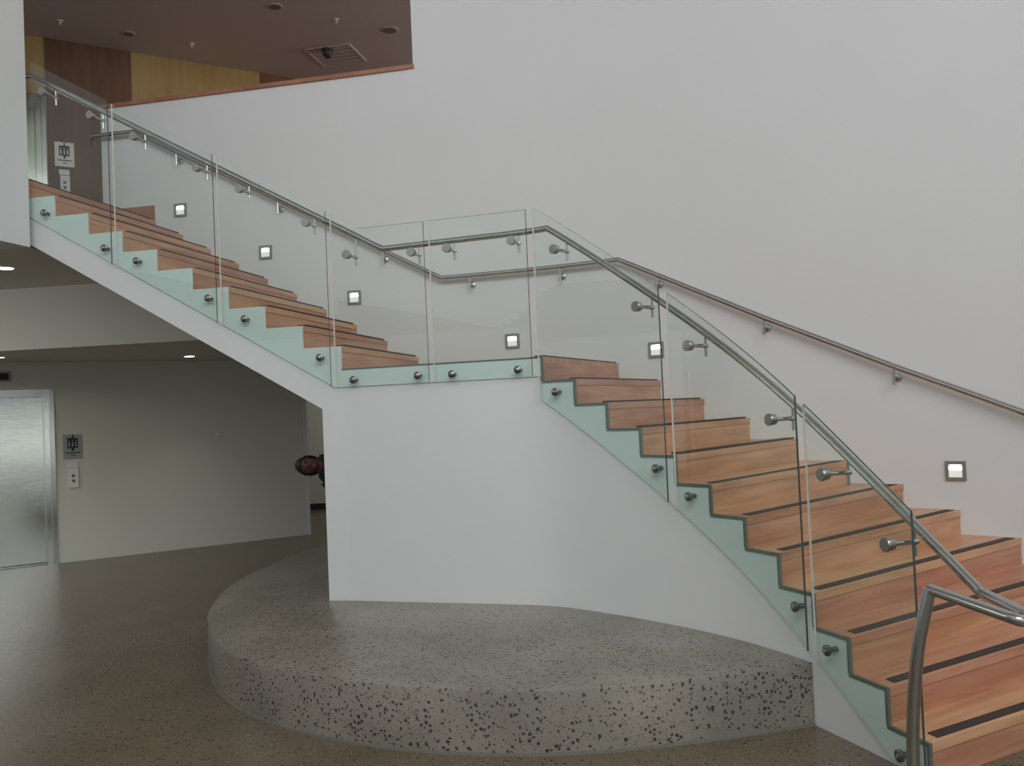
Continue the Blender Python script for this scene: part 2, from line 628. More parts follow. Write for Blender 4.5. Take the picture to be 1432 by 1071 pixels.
# back wall: low behind the upper flight (sill and opening above it), full height beyond
S_END, S_JAMB, Z_SILL, Z_TOP = 1.153, 4.335, 4.655, 7.6
s_u1 = INN.s_of(I2[0])
g = Geo()
# z of the soffit at a place on the inner wall (same u coordinate as the outer edge)
in_soff = lambda s: max(0.0, SOFF(sU[0] - (s_u1 - s)) + 0.05)
g.strip(INN, INN.samples(S_END, s_u1 - 0.15), lambda s: min(in_soff(s), 3.1), Z_SILL, 0.0, 0.2)
g.strip(INN, INN.samples(s_u1 - 0.15, S_JAMB), 0.0, Z_SILL, 0.0, 0.2)
g.strip(INN, INN.samples(S_JAMB, INN.S[-1]), 0.0, Z_TOP, 0.0, 0.2)
structure(g.obj('wall_back', 'wall', smooth=True))
g = Geo().strip(INN, [S_END - 0.02, S_JAMB + 0.012], Z_SILL, Z_SILL + 0.035, -0.022, 0.225)
structure(g.obj('trim_1', 'cap'))
s_u10 = INN.s_of(I2[9])
g = Geo().strip(INN, [S_END + 0.005, s_u10], Z_UP, Z_UP + 0.145, -0.02, 0.0)
structure(g.obj('baseboard_back', 'cap'))

# white wall on the left, square to the upper flight, over the lobby
wl0 = OUT.s_of(O2[9])
g = Geo().prism([uw(0.115, -0.075), uw(0.115, -9.0), uw(-0.12, -9.0), uw(-0.12, -0.075)], 2.965, Z_TOP)
structure(g.obj('wall_left', 'wall'))

# upper floor slab: its underside is the lobby ceiling
g = Geo()
g.prism([uw(-0.125, -9.0), uw(-0.125, 0), uw(-0.05, 0), uw(-0.05, 1.70), uw(-8, 1.70), uw(-8, -9)], 3.0, Z_UP - 0.02)
g.prism([uw(-8, 1.71), uw(-0.6, 1.71), uw(-0.6, 1.92), uw(7, 1.92), uw(7, 8.5), uw(-8, 8.5)], 3.0, Z_UP - 0.02)
structure(g.obj('ceiling', 'ceiling'))
g = Geo()
g.prism([uw(-0.27, -2.0), uw(-0.27, 1.70), uw(-8, 1.70), uw(-8, -2)], Z_UP - 0.019, Z_UP)
g.prism([uw(-8, 1.705), uw(-0.6, 1.705), uw(-0.6, 1.92), uw(7, 1.92), uw(7, 8.5), uw(-8, 8.5)], Z_UP - 0.019, Z_UP)
structure(g.obj('floor_upper', 'cap'))
# ceiling of the upper floor
g = Geo()
g.prism([uw(-8, -2), uw(-0.31, -2), uw(-0.31, 1.72), uw(-0.31, 1.93), uw(7, 1.93), uw(7, 8.5), uw(-8, 8.5)], 6.28, 6.5)
structure(g.obj('ceiling_upper', 'upper_ceiling'))
# atrium ceiling
g = Geo().prism([uw(-0.3, 1.9), uw(-0.3, -10), (14, -5.5), (14, 6)], 7.6, 7.8)
structure(g.obj('ceiling_atrium', 'ceiling'))

# lift wall, through both storeys
s_right = ELEV.hit(435, 747)[0]
s_jamb = ELEV.hit(79, 700)[0]
DOOR_W = 1.28
s_left = s_jamb - DOOR_W
Z_HEAD = 2.06
g = Geo()
g.strip(ELEV, [0.0, s_left], 0.0, 6.3, 0.0, 0.2)
g.strip(ELEV, [s_left, s_jamb], Z_HEAD, Z_UP, 0.0, 0.2)
g.strip(ELEV, [s_left, s_jamb], Z_UP + Z_HEAD, 6.3, 0.0, 0.2)
g.strip(ELEV, [s_jamb, s_right], 0.0, 6.3, 0.0, 0.2)
wall_elev = structure(g.obj('wall_elevator', 'lobby_wall'))
# upper storey of the lift wall continues to the right
ELEV_UP = Path([EW1, EW1 + EDIR * 6])
g = Geo().strip(ELEV_UP, [0.001, 6.0], Z_UP, 6.3, 0.0, 0.2)
structure(g.obj('wall_upper', 'lobby_wall'))
# pale corner strip at the end of the lift wall
g = Geo().strip(ELEV, [s_right - 0.055, s_right + 0.004], 0.0, 3.04, -0.004, 0.0)
structure(g.obj('trim_2', 'wall'))
# lowered lobby ceiling in front of the lifts
Z_LOW = ELEV.hit(60, 506)[1]
b0, b1 = on_z(0, 491, Z_LOW)[:2], on_z(250, 477, Z_LOW)[:2]
bd = (b1 - b0) / np.linalg.norm(b1 - b0)
_t = (1.96 - (b0 - O2[9]) @ W) / (bd @ W)                        # where the bulkhead meets the plane behind the back wall
g = Geo().prism([b0 - bd * 2.3, b0 + bd * _t, uw(5.5, 1.96), EW1 + EDIR * 4.0, EW1 + EDIR * 0.01 + EN * 0.002, EW1 - EDIR * 5.7 + EN * 0.002], Z_LOW, 2.999)
structure(g.obj('ceiling_lobby', 'ceiling'))
# corridor end wall
g = Geo().prism([(-9, 15.79), (8, 15.79), (8, 16.0), (-9, 16.0)], 0, 3.05)
structure(g.obj('wall_far', 'lobby_wall'))
g = Geo().prism([(-9, 15.77), (8, 15.77), (8, 15.79), (-9, 15.79)], 0, 0.1)
structure(g.obj('baseboard_far', 'strip'))

# stair wall below the landing and the lower flight
g = Geo()
g.strip(OUT, OUT.samples(S_CORNER, sU[0]), 0.0, Z_LAND - 0.001, 0.002, 0.16)
g.strip(OUT, OUT.samples(LANDING[0], LANDING[1] - 0.12), 0.0, Z_LAND - 0.045, 0.002, 0.16)
g.strip(OUT, OUT.samples(LANDING[1] - 0.12, LANDING[1]), 0.0, Z_LAND - 0.045, 0.002, 0.012)
for s0, s1, z in steps_lo:
    g.strip(OUT, OUT.samples(s0, s1), 0.0, z - 0.045, 0.002, 0.012)
    if z - R - 0.05 > 0.05:
        g.strip(OUT, OUT.samples(s0, s1), 0.0, z - R - 0.05, 0.012, 0.16)
structure(g.obj('wall_stair', 'wall', smooth=True))

# ------------------------------------------------------------------ staircase
st_base = (float(O[11][0]), float(O[11][1]), 0.0)
stair = thing('staircase', 'timber staircase with white stringer, winding up past a landing to the upper floor', 'staircase', st_base)
T_BOARD = 0.04


def board(name, quad, z0, z1, inset, off):
    """quad: outer front, inner front, inner back, outer back"""
    of, if_, ib, ob = [np.array(p, float) for p in quad]
    Lw = np.linalg.norm(if_ - of)
    d = np.linalg.norm(of - ob)
    vs, uv = [], []
    for z, dv in ((z0, 0.0), (z1, z1 - z0)):
        for p, (a, b) in zip((of, if_, ib, ob), ((0, 0), (Lw, 0), (Lw, d), (0, d))):
            vs.append((p[0], p[1], z))
            uv.append((a + off, b + dv + off * 3.7))
    fs = [(3, 2, 1, 0), (4, 5, 6, 7), (0, 1, 5, 4), (1, 2, 6, 5), (2, 3, 7, 6), (3, 0, 4, 7)]
    return mesh_obj(name, vs, fs, 'oak', stair, uv, base=st_base)


def riser(quad_front, back_dir, z0, z1, off):
    of, if_ = [np.array(p, float) for p in quad_front]
    b = back_dir / np.linalg.norm(back_dir) * 0.02
    Lw = np.linalg.norm(if_ - of)
    vs, uv = [], []
    for z in (z0, z1):
        for p, a in ((of, 0), (if_, Lw), (if_ + b, Lw), (of + b, 0)):
            vs.append((p[0], p[1], z))
            uv.append((a + off, z - z0 + off * 2.3))
    fs = [(3, 2, 1, 0), (4, 5, 6, 7), (0, 1, 5, 4), (1, 2, 6, 5), (2, 3, 7, 6), (3, 0, 4, 7)]
    return mesh_obj('riser', vs, fs, 'oak', stair, uv, base=st_base)


def nosing(tread, of, if_, ob, ib, z):
    """dark strip let into the tread near its front edge, short of both ends"""
    of, if_, ob, ib = [np.array(p, float) for p in (of, if_, ob, ib)]
    e = (if_ - of) / np.linalg.norm(if_ - of)
    bo = (ob - of) / np.linalg.norm(ob - of)
    bi = (ib - if_) / np.linalg.norm(ib - if_)
    a, b = of + e * 0.07, if_ - e * 0.06
    fr_ = 0.008 if z > Z_LAND + 0.01 else (0.012 if z > 1.25 else 0.022)
    P = [a + bo * fr_, b + bi * fr_, b + bi * 0.078, a + bo * 0.078]
    gg = Geo().prism(P, z - 0.004, z + (0.015 if z > Z_LAND + 0.01 else (0.011 if z > 1.25 else 0.004)))
    o = gg.obj('nosing_strip', 'strip', tread, base=st_base)
    return o


lev = []                                                      # (outer front, inner front, outer back, inner back, z)
for k in range(1, 12):
    lev.append((O[k], I[k], O[k - 1], I[k - 1], z_nose(k)))
for j in range(9):
    lev.append((O2[j], I2[j], O2[j + 1], I2[j + 1], Z_LAND + (j + 1) * R))
lev.append((O2[9], I2[9], O2[9] + U_STEP * 0.95, I2[9] + U_STEP * 0.95, Z_UP))
for of, if_, ob, ib, z in lev:
    off = random.uniform(0, 40)
    e = (if_ - of) / np.linalg.norm(if_ - of)
    fr = (ob - of) / np.linalg.norm(ob - of) * -0.006         # small lip over the riser
    t = board('tread', (of + fr, if_ - e * 0.004 + fr, ib - e * 0.004, ob), z - T_BOARD, z, 0, off)
    nosing(t, of + fr, if_ + fr, ob, ib, z)
    riser((of, if_ - e * 0.004), ob - of, z - R, z - T_BOARD, off + 11)
# landing deck and its front riser
ldeck = [OUT.at(x, 0.001) for x in OUT.samples(sU[0] + 0.03, sS[0])] + [I[0]] + [INN.at(s, -0.003) for s in sorted(INN.samples(INN.s_of(I2[0]), INN.s_of(I[0])), reverse=True)] + [O2[0]]
g = Geo().prism(ldeck, Z_LAND - T_BOARD, Z_LAND)
ld = mesh_obj('landing_deck', g.v, g.f, 'oak', stair, [(v[0], v[1]) for v in g.v], base=st_base)
nosing(ld, O[0], I[0], O2[0] * .8 + O[0] * .2, I2[0] * .8 + I[0] * .2, Z_LAND)
riser((O[0], I[0]), O2[0] - O[0], Z_LAND - R, Z_LAND - T_BOARD, 5.5)

# white body of the upper flight
g = Geo()
prof = []
u_of = lambda s: s - sU[9]
vs = []
top, bot = [], []
ss = [sU[9] - 0.02] + [x for x in reversed(sU)][1:] + []
zig = []
for j in range(8, -1, -1):
    zt = Z_LAND + (j + 1) * R - T_BOARD - 0.001
    zig += [(sU[j + 1] - 0.022, zt), (sU[j] - 0.022, zt)]
zig = [(sU[9] - 0.06, Z_UP - T_BOARD - 0.001), (sU[9] - 0.022, Z_UP - T_BOARD - 0.001)] + zig
s_c = S_CORNER
zig = [p for p in zig if p[0] < s_c] + [(s_c, [z for a, b, z in steps_up if a < s_c <= b + 0.03][0] - T_BOARD - 0.001)]
poly = zig + [(s_c, SOFF(s_c)), (sU[9] - 0.06, SOFF(sU[9] - 0.06))]
n = len(poly)
va = [(*OUT.at(s, 0.002), z) for s, z in poly]
wid = np.linalg.norm(I2[0] - O2[0]) - 0.01
vb = [(*(OUT.at(s, 0.002) + (I2[0] - O2[0]) / np.linalg.norm(I2[0] - O2[0]) * (wid - 0.002)), z) for s, z in poly]
fs = [tuple(range(n)), tuple(range(2 * n - 1, n - 1, -1))] + [(i, i + n, (i + 1) % n + n, (i + 1) % n) for i in range(n)]
mesh_obj('flight_body', va + vb, fs, 'wall', stair, base=st_base)
g = Geo().prism([OUT.at(S_CORNER + .02, .165), OUT.at(sS[0] - .05, .165), I[0] + (O[0] - I[0]) * .03 + (I2[0] - I[0]) * .03, I2[0] + (O2[0] - I2[0]) * .02], Z_LAND - 0.25, Z_LAND - T_BOARD - .001)
g.obj('landing_slab', 'wall', stair, base=st_base)

# glass edges (functions of the distance along the outer edge)
g_bot_up = lambda s: 3.18 - 0.5815 * (s - 0.687)
g_bot_lo = lambda s: max(0.02, 1.626 - 0.6525 * (s - 4.598))
g_top_up = lambda s: 4.379 - 0.5765 * (s - 0.726)
g_top_lo = lambda s: 2.88 - 0.672 * (s - 4.60)
Z_GB, Z_GT = 1.79, 2.882

# white stringer boards with the green cast of the glass painted in, and the grey-green zigzag edging
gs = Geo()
gt = Geo()
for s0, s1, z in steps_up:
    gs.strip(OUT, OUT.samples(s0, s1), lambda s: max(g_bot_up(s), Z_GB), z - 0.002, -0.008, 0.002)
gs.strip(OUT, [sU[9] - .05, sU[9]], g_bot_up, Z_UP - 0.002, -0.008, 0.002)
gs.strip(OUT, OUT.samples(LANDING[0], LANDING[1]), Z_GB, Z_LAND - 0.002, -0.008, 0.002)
gt.strip(OUT, OUT.samples(LANDING[0], LANDING[1]), Z_LAND - 0.012, Z_LAND - 0.001, -0.010, -0.004)
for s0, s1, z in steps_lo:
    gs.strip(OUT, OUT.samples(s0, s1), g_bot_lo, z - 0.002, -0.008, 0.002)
    gt.strip(OUT, OUT.samples(s0, s1), z - 0.016, z + 0.001, -0.012, 0.004)
    gt.strip(OUT, [s1 - 0.004, s1 + 0.012], max(0, z - R), z + 0.001, -0.012, 0.004)
gt.strip(OUT, [sS[0] - 0.004, sS[0] + 0.012], Z_LAND - R, Z_LAND + 0.001, -0.012, 0.004)
gs.obj('stringer_board', 'mint', stair, base=st_base)['label'] = 'white stringer board with the green cast of the glass painted in'
gt.obj('edge_trim', 'trim', stair, base=st_base)['label'] = 'thin grey-green zigzag edging'

# ------------------------------------------------------------------ glass balustrade panels
GD0, GD1 = -0.045, -0.057
GP = OUT.off(-0.05)
panel_specs = [
    (0.66, 1.362, g_bot_up, g_top_up, 'beside the white end wall at the top of the upper flight', [(63, 298), (147, 347)]),
    (1.402, 2.208, g_bot_up, g_top_up, 'in the middle of the upper flight', [(192, 365), (292, 417)]),
    (2.248, 3.068, g_bot_up, g_top_up, 'at the foot of the upper flight, above the wall corner', [(343, 446), (448, 500)]),
    (3.108, 3.805, lambda s: Z_GB, lambda s: max(Z_GT, g_top_up(s)), 'on the landing beside the upper flight', [(495, 531), (585, 525)]),
    (3.848, 4.535, lambda s: Z_GB, lambda s: Z_GT, 'on the landing beside the lower flight', [(633, 523), (725, 517)]),
    (4.588, 5.537, g_bot_lo, lambda s: min(Z_GT, g_top_lo(s)), 'at the head of the lower flight', [(778, 548), (919, 655)]),
    (5.603, 6.522, g_bot_lo, g_top_lo, 'in the middle of the lower flight', [(965, 694), (1115, 848)]),
    (6.584, 7.247, g_bot_lo, g_top_lo, 'at the foot of the lower flight, by the curved steel post', [(1160, 909), (1262, 1056)]),
]


def shared_mesh(geo, name, mat, smooth=True):
    o = geo.obj(name, mat, smooth=smooth)
    me = o.data
    bpy.data.objects.remove(o)
    return me


def place(name, me, loc, nrm, parent, base):
    """instance whose local +Y points along nrm (plan), z up"""
    o = bpy.data.objects.new(name, me)
    o.rotation_euler = (0, 0, math.atan2(nrm[1], nrm[0]) - math.pi / 2)
    o.location = Vector(loc) - Vector(base)
    return link(o, parent)


fix_me = shared_mesh(Geo().lathe((0, 0, 0), (0, 1, 0), [(0.013, 0.047), (0.013, 0.0), (0.024, 0.0), (0.026, -0.004), (0.026, -0.014), (0.021, -0.018), (0.008, -0.019)], 18), 'point_fixing', 'steel_dark')
bolt_me = shared_mesh(Geo().lathe((0, 0, 0), (0, 1, 0), [(0.011, -0.018), (0.011, -0.023), (0.006, -0.025)], 8), 'bolt_head', 'steel')
for s0, s1, fb, ft, where, fixes in panel_specs:
    c2 = GP.at((s0 + s1) / 2)
    base = (float(c2[0]), float(c2[1]), float(min(fb(s0), fb(s1))))
    p = thing('glass_panel', 'clear glass balustrade panel ' + where, 'glass panel', base, 'glass balustrade panels of the stair')
    ss = GP.samples(s0, s1, [3.309, 4.60, 7.05])
    gg = Geo().strip(GP, ss, fb, ft, 0.006, -0.006)
    midx = []
    for i in range(len(ss) - 1):
        midx += [0, 0, 1, 0]
    midx += [0, 1]                                            # dark cut edge along the top and at the far end
    pane = gg.obj('pane', 'glass', p, base=base, mats=['glass', 'glass_edge'], midx=midx)
    seal = Geo().strip(GP, [s0 - 0.0065, s0 - 0.0005], lambda s: fb(s0) + 0.01, lambda s: ft(s0) - 0.004, 0.004, -0.004)
    if s0 > 1:
        seal.obj('joint_seal', 'seal', p, base=base)
    for q in fixes:
        s, z = GP.hit(*q)
        xy = GP.at(s, -0.006)
        f_ = place('point_fixing', fix_me, (xy[0], xy[1], z), GP.nrm(s), p, base)
        b_ = bpy.data.objects.new('bolt_head', bolt_me)
        link(b_, f_)

# ------------------------------------------------------------------ handrail on the glass
RO = 0.021
RP = OUT.off(0.09)


def rail_z(s):
    return float(np.interp(s, [0.0, 0.713, 3.444, 4.661, 7.587], [4.28 + 0.713 * .5595, 4.28, 2.752, 2.768, 0.795]))


hb = (float(O[11][0]), float(O[11][1]), 0.0)
hr = thing('stair_handrail', 'polished steel handrail along the glass, ending in a curved post at the bottom step', 'handrail', hb)
pts = []
for s in RP.samples(0.60, 7.587, [3.444, 4.661]):
    if any(abs(s - x) < 0.03 and s != x for x in (3.444, 4.661)):
        continue
    q = RP.at(s)
    pts.append((q[0], q[1], rail_z(s)))
pts = [(*RP.at(0.30), rail_z(0.60))] + pts
ext = on_z(1432, 857, 0.79)
pts.append((float(ext[0]), float(ext[1]), 0.79))
Geo().tube(pts, RO, 16).obj('rail', 'steel', hr, base=hb, smooth=True)
# U-turn round the end of the glass, back along the outside and down as a post
p_end = np.array(pts[-1])
ret = np.array([1.552, 3.475, 0.832])
u1 = np.array([1.665, 3.10, 0.80])
mid = (p_end + u1) / 2 + np.array([0.015, -0.075, 0])
u_pts = catmull(np.array([p_end + (0, 0.02, 0), p_end + (0, -0.02, 0), mid + (0.04, 0.012, 0), mid + (-0.04, 0.008, 0), u1 + (0.002, 0.0, 0), u1 + (-0.015, 0.05, 0.004)]), 5)
Geo().tube(list(u_pts), RO, 16).obj('return_bend', 'steel', hr, base=hb, smooth=True)
Geo().tube([u1 + (-0.015, 0.05, 0.004), ret], RO, 16).obj('return_rail', 'steel', hr, base=hb, smooth=True)
post_pts = catmull(np.array([ret + (0, 0, 0.0), [1.527, 3.485, 0.72], [1.506, 3.50, 0.60], [1.492, 3.53, 0.40], [1.486, 3.55, 0.2], [1.484, 3.55, 0.0]]), 5)
Geo().tube(list(post_pts), 0.024, 16).obj('post', 'steel', hr, base=hb, smooth=True)
Geo().lathe((1.484, 3.55, 0.0), (0, 0, 1), [(0.05, 0), (0.05, 0.006), (0.045, 0.01)], 20).obj('post_base', 'steel', hr, base=hb, smooth=True)
# brackets: local +Y points from the glass to the rail
REACH = 0.14
arm_g = Geo().tube([(0, 0.0, 0), (0, REACH - 0.004, 0)], 0.0105, 10)
arm_g.tube([(0, REACH, -0.012), (0, REACH, 0.085)], 0.0065, 10)
arm_g.lathe((0, REACH, 0), (0, 1, 0), [(0.006, -0.018), (0.013, -0.016), (0.013, 0.012), (0.006, 0.014)], 12)
arm_me = shared_mesh(arm_g, 'bracket', 'steel')
disc_me = shared_mesh(Geo().lathe((0, 0, 0), (0, 1, 0), [(0.016, 0.022), (0.027, 0.020), (0.027, 0.0065), (0.027, -0.0065), (0.031, -0.0065), (0.031, -0.017), (0.029, -0.0195), (0.010, -0.020)], 22), 'disc', 'steel_mid')
pin_me = shared_mesh(Geo().tube([(0, REACH, -0.012), (0, REACH, -0.062)], 0.0075, 10), 'pin', 'steel')
for q in [(60, 128), (127, 160), (187, 187), (275, 230), (335, 262), (428, 311), (485, 356), (575, 345), (625, 345), (715, 332), (775, 347), (890, 417), (962, 470), (1077, 565), (1150, 635), (1240, 730)]:
    s, z = GP.hit(*q)
    zr = rail_z(RP.s_of(GP.at(s)))
    z = min(z, zr - 0.075)
    xy = GP.at(s)
    br = place('bracket', arm_me, (xy[0], xy[1], z), GP.nrm(s), hr, hb)
    stem = max(0.0, zr - z - 0.085)
    if stem > 0.005:
        gg = Geo().tube([(0, REACH, 0.08), (0, REACH, 0.085 + stem)], 0.0065, 10)
        link(bpy.data.objects.new('stem', shared_mesh(gg, 'stem', 'steel')), br)
    link(bpy.data.objects.new('disc', disc_me), br)
    link(bpy.data.objects.new('pin', pin_me), br)

# ------------------------------------------------------------------ handrail on the wall
WP = INN.off(-0.075)
wr_s, wr_z = zip(*[WP.hit(*q) for q in ((187, 184), (617, 385), (865, 367), (1068, 450), (1250, 518), (1432, 577))])
zl = (wr_z[1] + wr_z[2]) / 2


def wrail_z(s):
    k = (wr_z[5] - zl) / (wr_s[5] - wr_s[2])
    mid4 = [zl + k * (x - wr_s[2]) * 1.0 for x in wr_s[3:5]]
    zz = [wr_z[0], zl, zl, (mid4[0] + wr_z[3]) / 2, (mid4[1] + wr_z[4]) / 2, wr_z[5]]
    if s > wr_s[5]:
        return max(0.8, wr_z[5] + k * (s - wr_s[5]))
    return float(np.interp(s, wr_s, zz))


wb = (float(INN.at(5.0)[0]), float(INN.at(5.0)[1]), Z_LAND)
wh = thing('wall_handrail', 'polished steel handrail fixed to the white back wall', 'handrail', wb)
pts = []
for s in WP.samples(wr_s[0], wr_s[5] + 1.6, [wr_s[1], wr_s[2]]):
    if any(abs(s - x) < 0.04 and s != x for x in (wr_s[1], wr_s[2])):
        continue
    q = WP.at(s)
    pts.append((q[0], q[1], wrail_z(s)))
q = WP.at(wr_s[0] - 0.45)
pts = [(q[0], q[1], wr_z[0] + 0.004)] + pts
Geo().tube(pts, 0.0205, 16).obj('rail', 'steel', wh, base=wb, smooth=True)
q2 = WP.at(wr_s[0] - 0.45, 0.03)
Geo().tube([(q[0], q[1], wr_z[0] + .004), (q2[0] - U[0] * .03, q2[1] - U[1] * .03, wr_z[0] - .01), (q2[0] - U[0] * .05 + W[0] * .03, q2[1] - U[1] * .05 + W[1] * .03, wr_z[0] - .06)], 0.0205, 14).obj('end_return', 'steel', wh, base=wb, smooth=True)
wl = 0.075
warm = Geo().tube([(0, 0, -0.075), (0, wl, -0.075)], 0.0075, 10).tube([(0, 0, 0), (0, 0, -0.10)], 0.0065, 10)
warm_me = shared_mesh(warm, 'bracket', 'steel')
wdisc_me = shared_mesh(Geo().lathe((0, wl, -0.075), (0, 1, 0), [(0.012, -0.018), (0.026, -0.014), (0.03, -0.008), (0.03, 0.0)], 20), 'disc', 'steel')
wpin_me = shared_mesh(Geo().tube([(0, 0, -0.095), (0, 0, -0.125)], 0.0085, 10), 'pin', 'steel')
for px, py in ((246, 212), (388, 280), (535, 355), (657, 393), (783, 383), (918, 398), (1068, 453), (1250, 520)):
    s, z = WP.hit(px, py)
    xy = WP.at(s)
    br = place('bracket', warm_me, (xy[0], xy[1], wrail_z(s)), WP.nrm(s), wh, wb)
    link(bpy.data.objects.new('disc', wdisc_me), br)
    link(bpy.data.objects.new('pin', wpin_me), br)

# ------------------------------------------------------------------ recessed step lights
rg = Geo()
a, b_, dp = 0.0625, 0.043, 0.016
for sx, sz, hx, hz in ((0, a - (a - b_) / 2, a, (a - b_) / 2), (0, -(a - (a - b_) / 2), a, (a - b_) / 2), (a - (a - b_) / 2, 0, (a - b_) / 2, b_), (-(a - (a - b_) / 2), 0, (a - b_) / 2, b_)):
    rg.box((sx, -dp / 2, sz), (1, 0, 0), (0, 1, 0), (0, 0, 1), hx, dp / 2, hz)
frame_me = shared_mesh(rg, 'frame', 'frame_grey', smooth=False)
lens_me = shared_mesh(Geo().box((0, -0.004, 0), (1, 0, 0), (0, 1, 0), (0, 0, 1), b_, 0.003, b_), 'lens', 'lens', smooth=False)
lp = [(-.04, .008), (.04, .008), (.04, .022), (.028, .038), (-.028, .038), (-.04, .022)]
lamp_me = shared_mesh(Geo().add([(x, -0.011, z) for x, z in lp] + [(x, -0.007, z) for x, z in lp], [tuple(range(6)), tuple(range(11, 5, -1))] + [(i, i + 6, (i + 1) % 6 + 6, (i + 1) % 6) for i in range(6)]), 'lamp', 'lamp_on', smooth=False)
sl_names = ['near the top step of the upper flight', 'halfway up the upper flight', 'near the foot of the upper flight', 'above the landing', 'beside the top steps of the lower flight', 'beside the bottom steps of the lower flight']
for (px, py), nm in zip(((253, 294), (372, 353), (496, 416), (717, 477), (918, 489), (1337, 658)), sl_names):
    s, z = INN.hit(px, py)
    xy = INN.at(s, -0.001)
    lt = thing('step_light', 'small square wall light ' + nm, 'light', (float(xy[0]), float(xy[1]), float(z)), 'step lights along the stair wall')
    lt.rotation_euler = (0, 0, math.atan2(INN.nrm(s)[1], INN.nrm(s)[0]) - math.pi / 2)
    for nme, me in (('frame', frame_me), ('lens', lens_me), ('lamp', lamp_me)):
        link(bpy.data.objects.new(nme, me), lt)

# ------------------------------------------------------------------ concrete plinth
tops = [(430, 768), (381, 789), (348, 800), (315, 818), (291, 840), (284, 863), (300, 909), (370, 935), (500, 957), (650, 967), (800, 965), (950, 952), (1138, 926)]
edge = [on_z(x, y, 0.30)[:2] for x, y in tops]
sm = np.array(edge)
for _ in range(2):
    sm[1:-1] = 0.25 * sm[:-2] + 0.5 * sm[1:-1] + 0.25 * sm[2:]
sm[5:] = 0.5 * sm[5:] + 0.5 * np.array(edge)[5:]
edge = np.vstack([[[-1.55, 9.35]], sm])
edge[-1] = OUT.at(OUT.s_of(edge[-1]), -0.003)
curve = catmull(edge, 8)
s_pl = OUT.s_of(edge[-1])
wall_side = [OUT.at(s, -0.003) for s in reversed(OUT.samples(S_CORNER - 0.004, s_pl))][1:]
inside = [OUT.at(S_CORNER - 0.004, 0.17), OUT.at(sU[0] + 0.05, 0.17), (0.1, 6.3), (0.1, 7.55), (-0.85, 8.0), (-0.8, 9.3)]
poly = list(curve) + wall_side + inside
cen = np.array([-0.3, 5.6])


def inset(p, amt):
    v = np.array(p) - cen
    return np.array(p) - v / np.linalg.norm(v) * amt


nE = len(curve)
n = len(poly)
rings = []
for z, amt in ((0.0, 0.0), (0.288, 0.0), (0.297, 0.004), (0.30, 0.013)):
    rings.append([(*(inset(p, amt) if i < nE - 1 else p), z) for i, p in enumerate(poly)])
vs = [v for r_ in rings for v in r_]
fs = []
for k in range(3):
    for i in range(n):
        fs.append((k * n + i, k * n + (i + 1) % n, (k + 1) * n + (i + 1) % n, (k + 1) * n + i))
fs.append(tuple(3 * n + i for i in range(n)))
fs.append(tuple(range(n - 1, -1, -1)))
pl = mesh_obj('concrete_plinth', vs, fs, 'plinth', smooth=True)
bead = Path(curve[::-1])                                     # pale sealant line where the plinth meets the floor
Geo().strip(bead, bead.samples(0.004, bead.S[-1] - 1.5), 0.0, 0.014, -0.001, 0.009).obj('sealant_bead', 'sealant', pl)
tag(pl, 'low curved concrete plinth with dark aggregate at the foot of the stair wall', 'plinth')

# ------------------------------------------------------------------ lifts, signs and call panels
X3, Z3 = np.array([*EDIR, 0.0]), np.array([0, 0, 1.0])
Y3 = np.array([*EN, 0.0])                                     # out of the wall


def ew(s, d, z):
    q = ELEV.at(s, -d)
    return np.array([q[0], q[1], z])


def make_lift(z0, label):
    base = ew((s_left + s_jamb) / 2, 0, z0)
    r_ = thing('lift', label, 'lift', tuple(map(float, base)))
    jw = 0.045
    rw = 0.06
    for s in (s_jamb - jw / 2, s_left + jw / 2):
        gj = Geo().box(ew(s, -0.08, z0 + Z_HEAD / 2), X3, Y3, Z3, jw / 2, 0.1, Z_HEAD / 2 - 0.001)
        gj.obj('jamb', 'steel', r_, base=base)
    for s in (s_jamb - jw - rw / 2, s_left + jw + rw / 2):
        Geo().box(ew(s, -0.10, z0 + Z_HEAD / 2), X3, Y3, Z3, rw / 2, 0.075, Z_HEAD / 2 - 0.001).obj('door_stop', 'door_steel', r_, base=base)
    jw += rw
    Geo().box(ew((s_left + s_jamb) / 2, -0.08, z0 + Z_HEAD - 0.045), X3, Y3, Z3, DOOR_W / 2 - jw - .001, 0.1, 0.044).obj('header', 'steel', r_, base=base)
    m_ = (s_left + s_jamb) / 2
    dw = (DOOR_W - 2 * jw) / 2
    for k, sx in enumerate((-1, 1)):
        Geo().box(ew(m_ + sx * (dw / 2), -0.11 - .015 * k, z0 + (Z_HEAD - .09) / 2 + .008), X3, Y3, Z3, dw / 2 - 0.002, 0.012, (Z_HEAD - .09) / 2 - .01).obj('door_leaf', 'door_steel', r_, base=base)
    Geo().box(ew(m_, -0.075, z0 + 0.004), X3, Y3, Z3, dw - .002, 0.07, 0.004).obj('sill', 'steel_dark', r_, base=base)
    return r_


make_lift(0.0, 'brushed steel lift doors on the ground floor beside the grey lobby wall')
make_lift(Z_UP, 'brushed steel lift doors on the upper floor at the head of the stairs')


def plate(parent, base, name, s0, z0, s1, z1, d0, d1, mat, dd=0.0):
    d0, d1 = d0 + dd, d1 + dd
    return Geo().box(ew((s0 + s1) / 2, (d0 + d1) / 2, (z0 + z1) / 2), X3, Y3, Z3, abs(s1 - s0) / 2, abs(d1 - d0) / 2, abs(z1 - z0) / 2).obj(name, mat, parent, base=base)


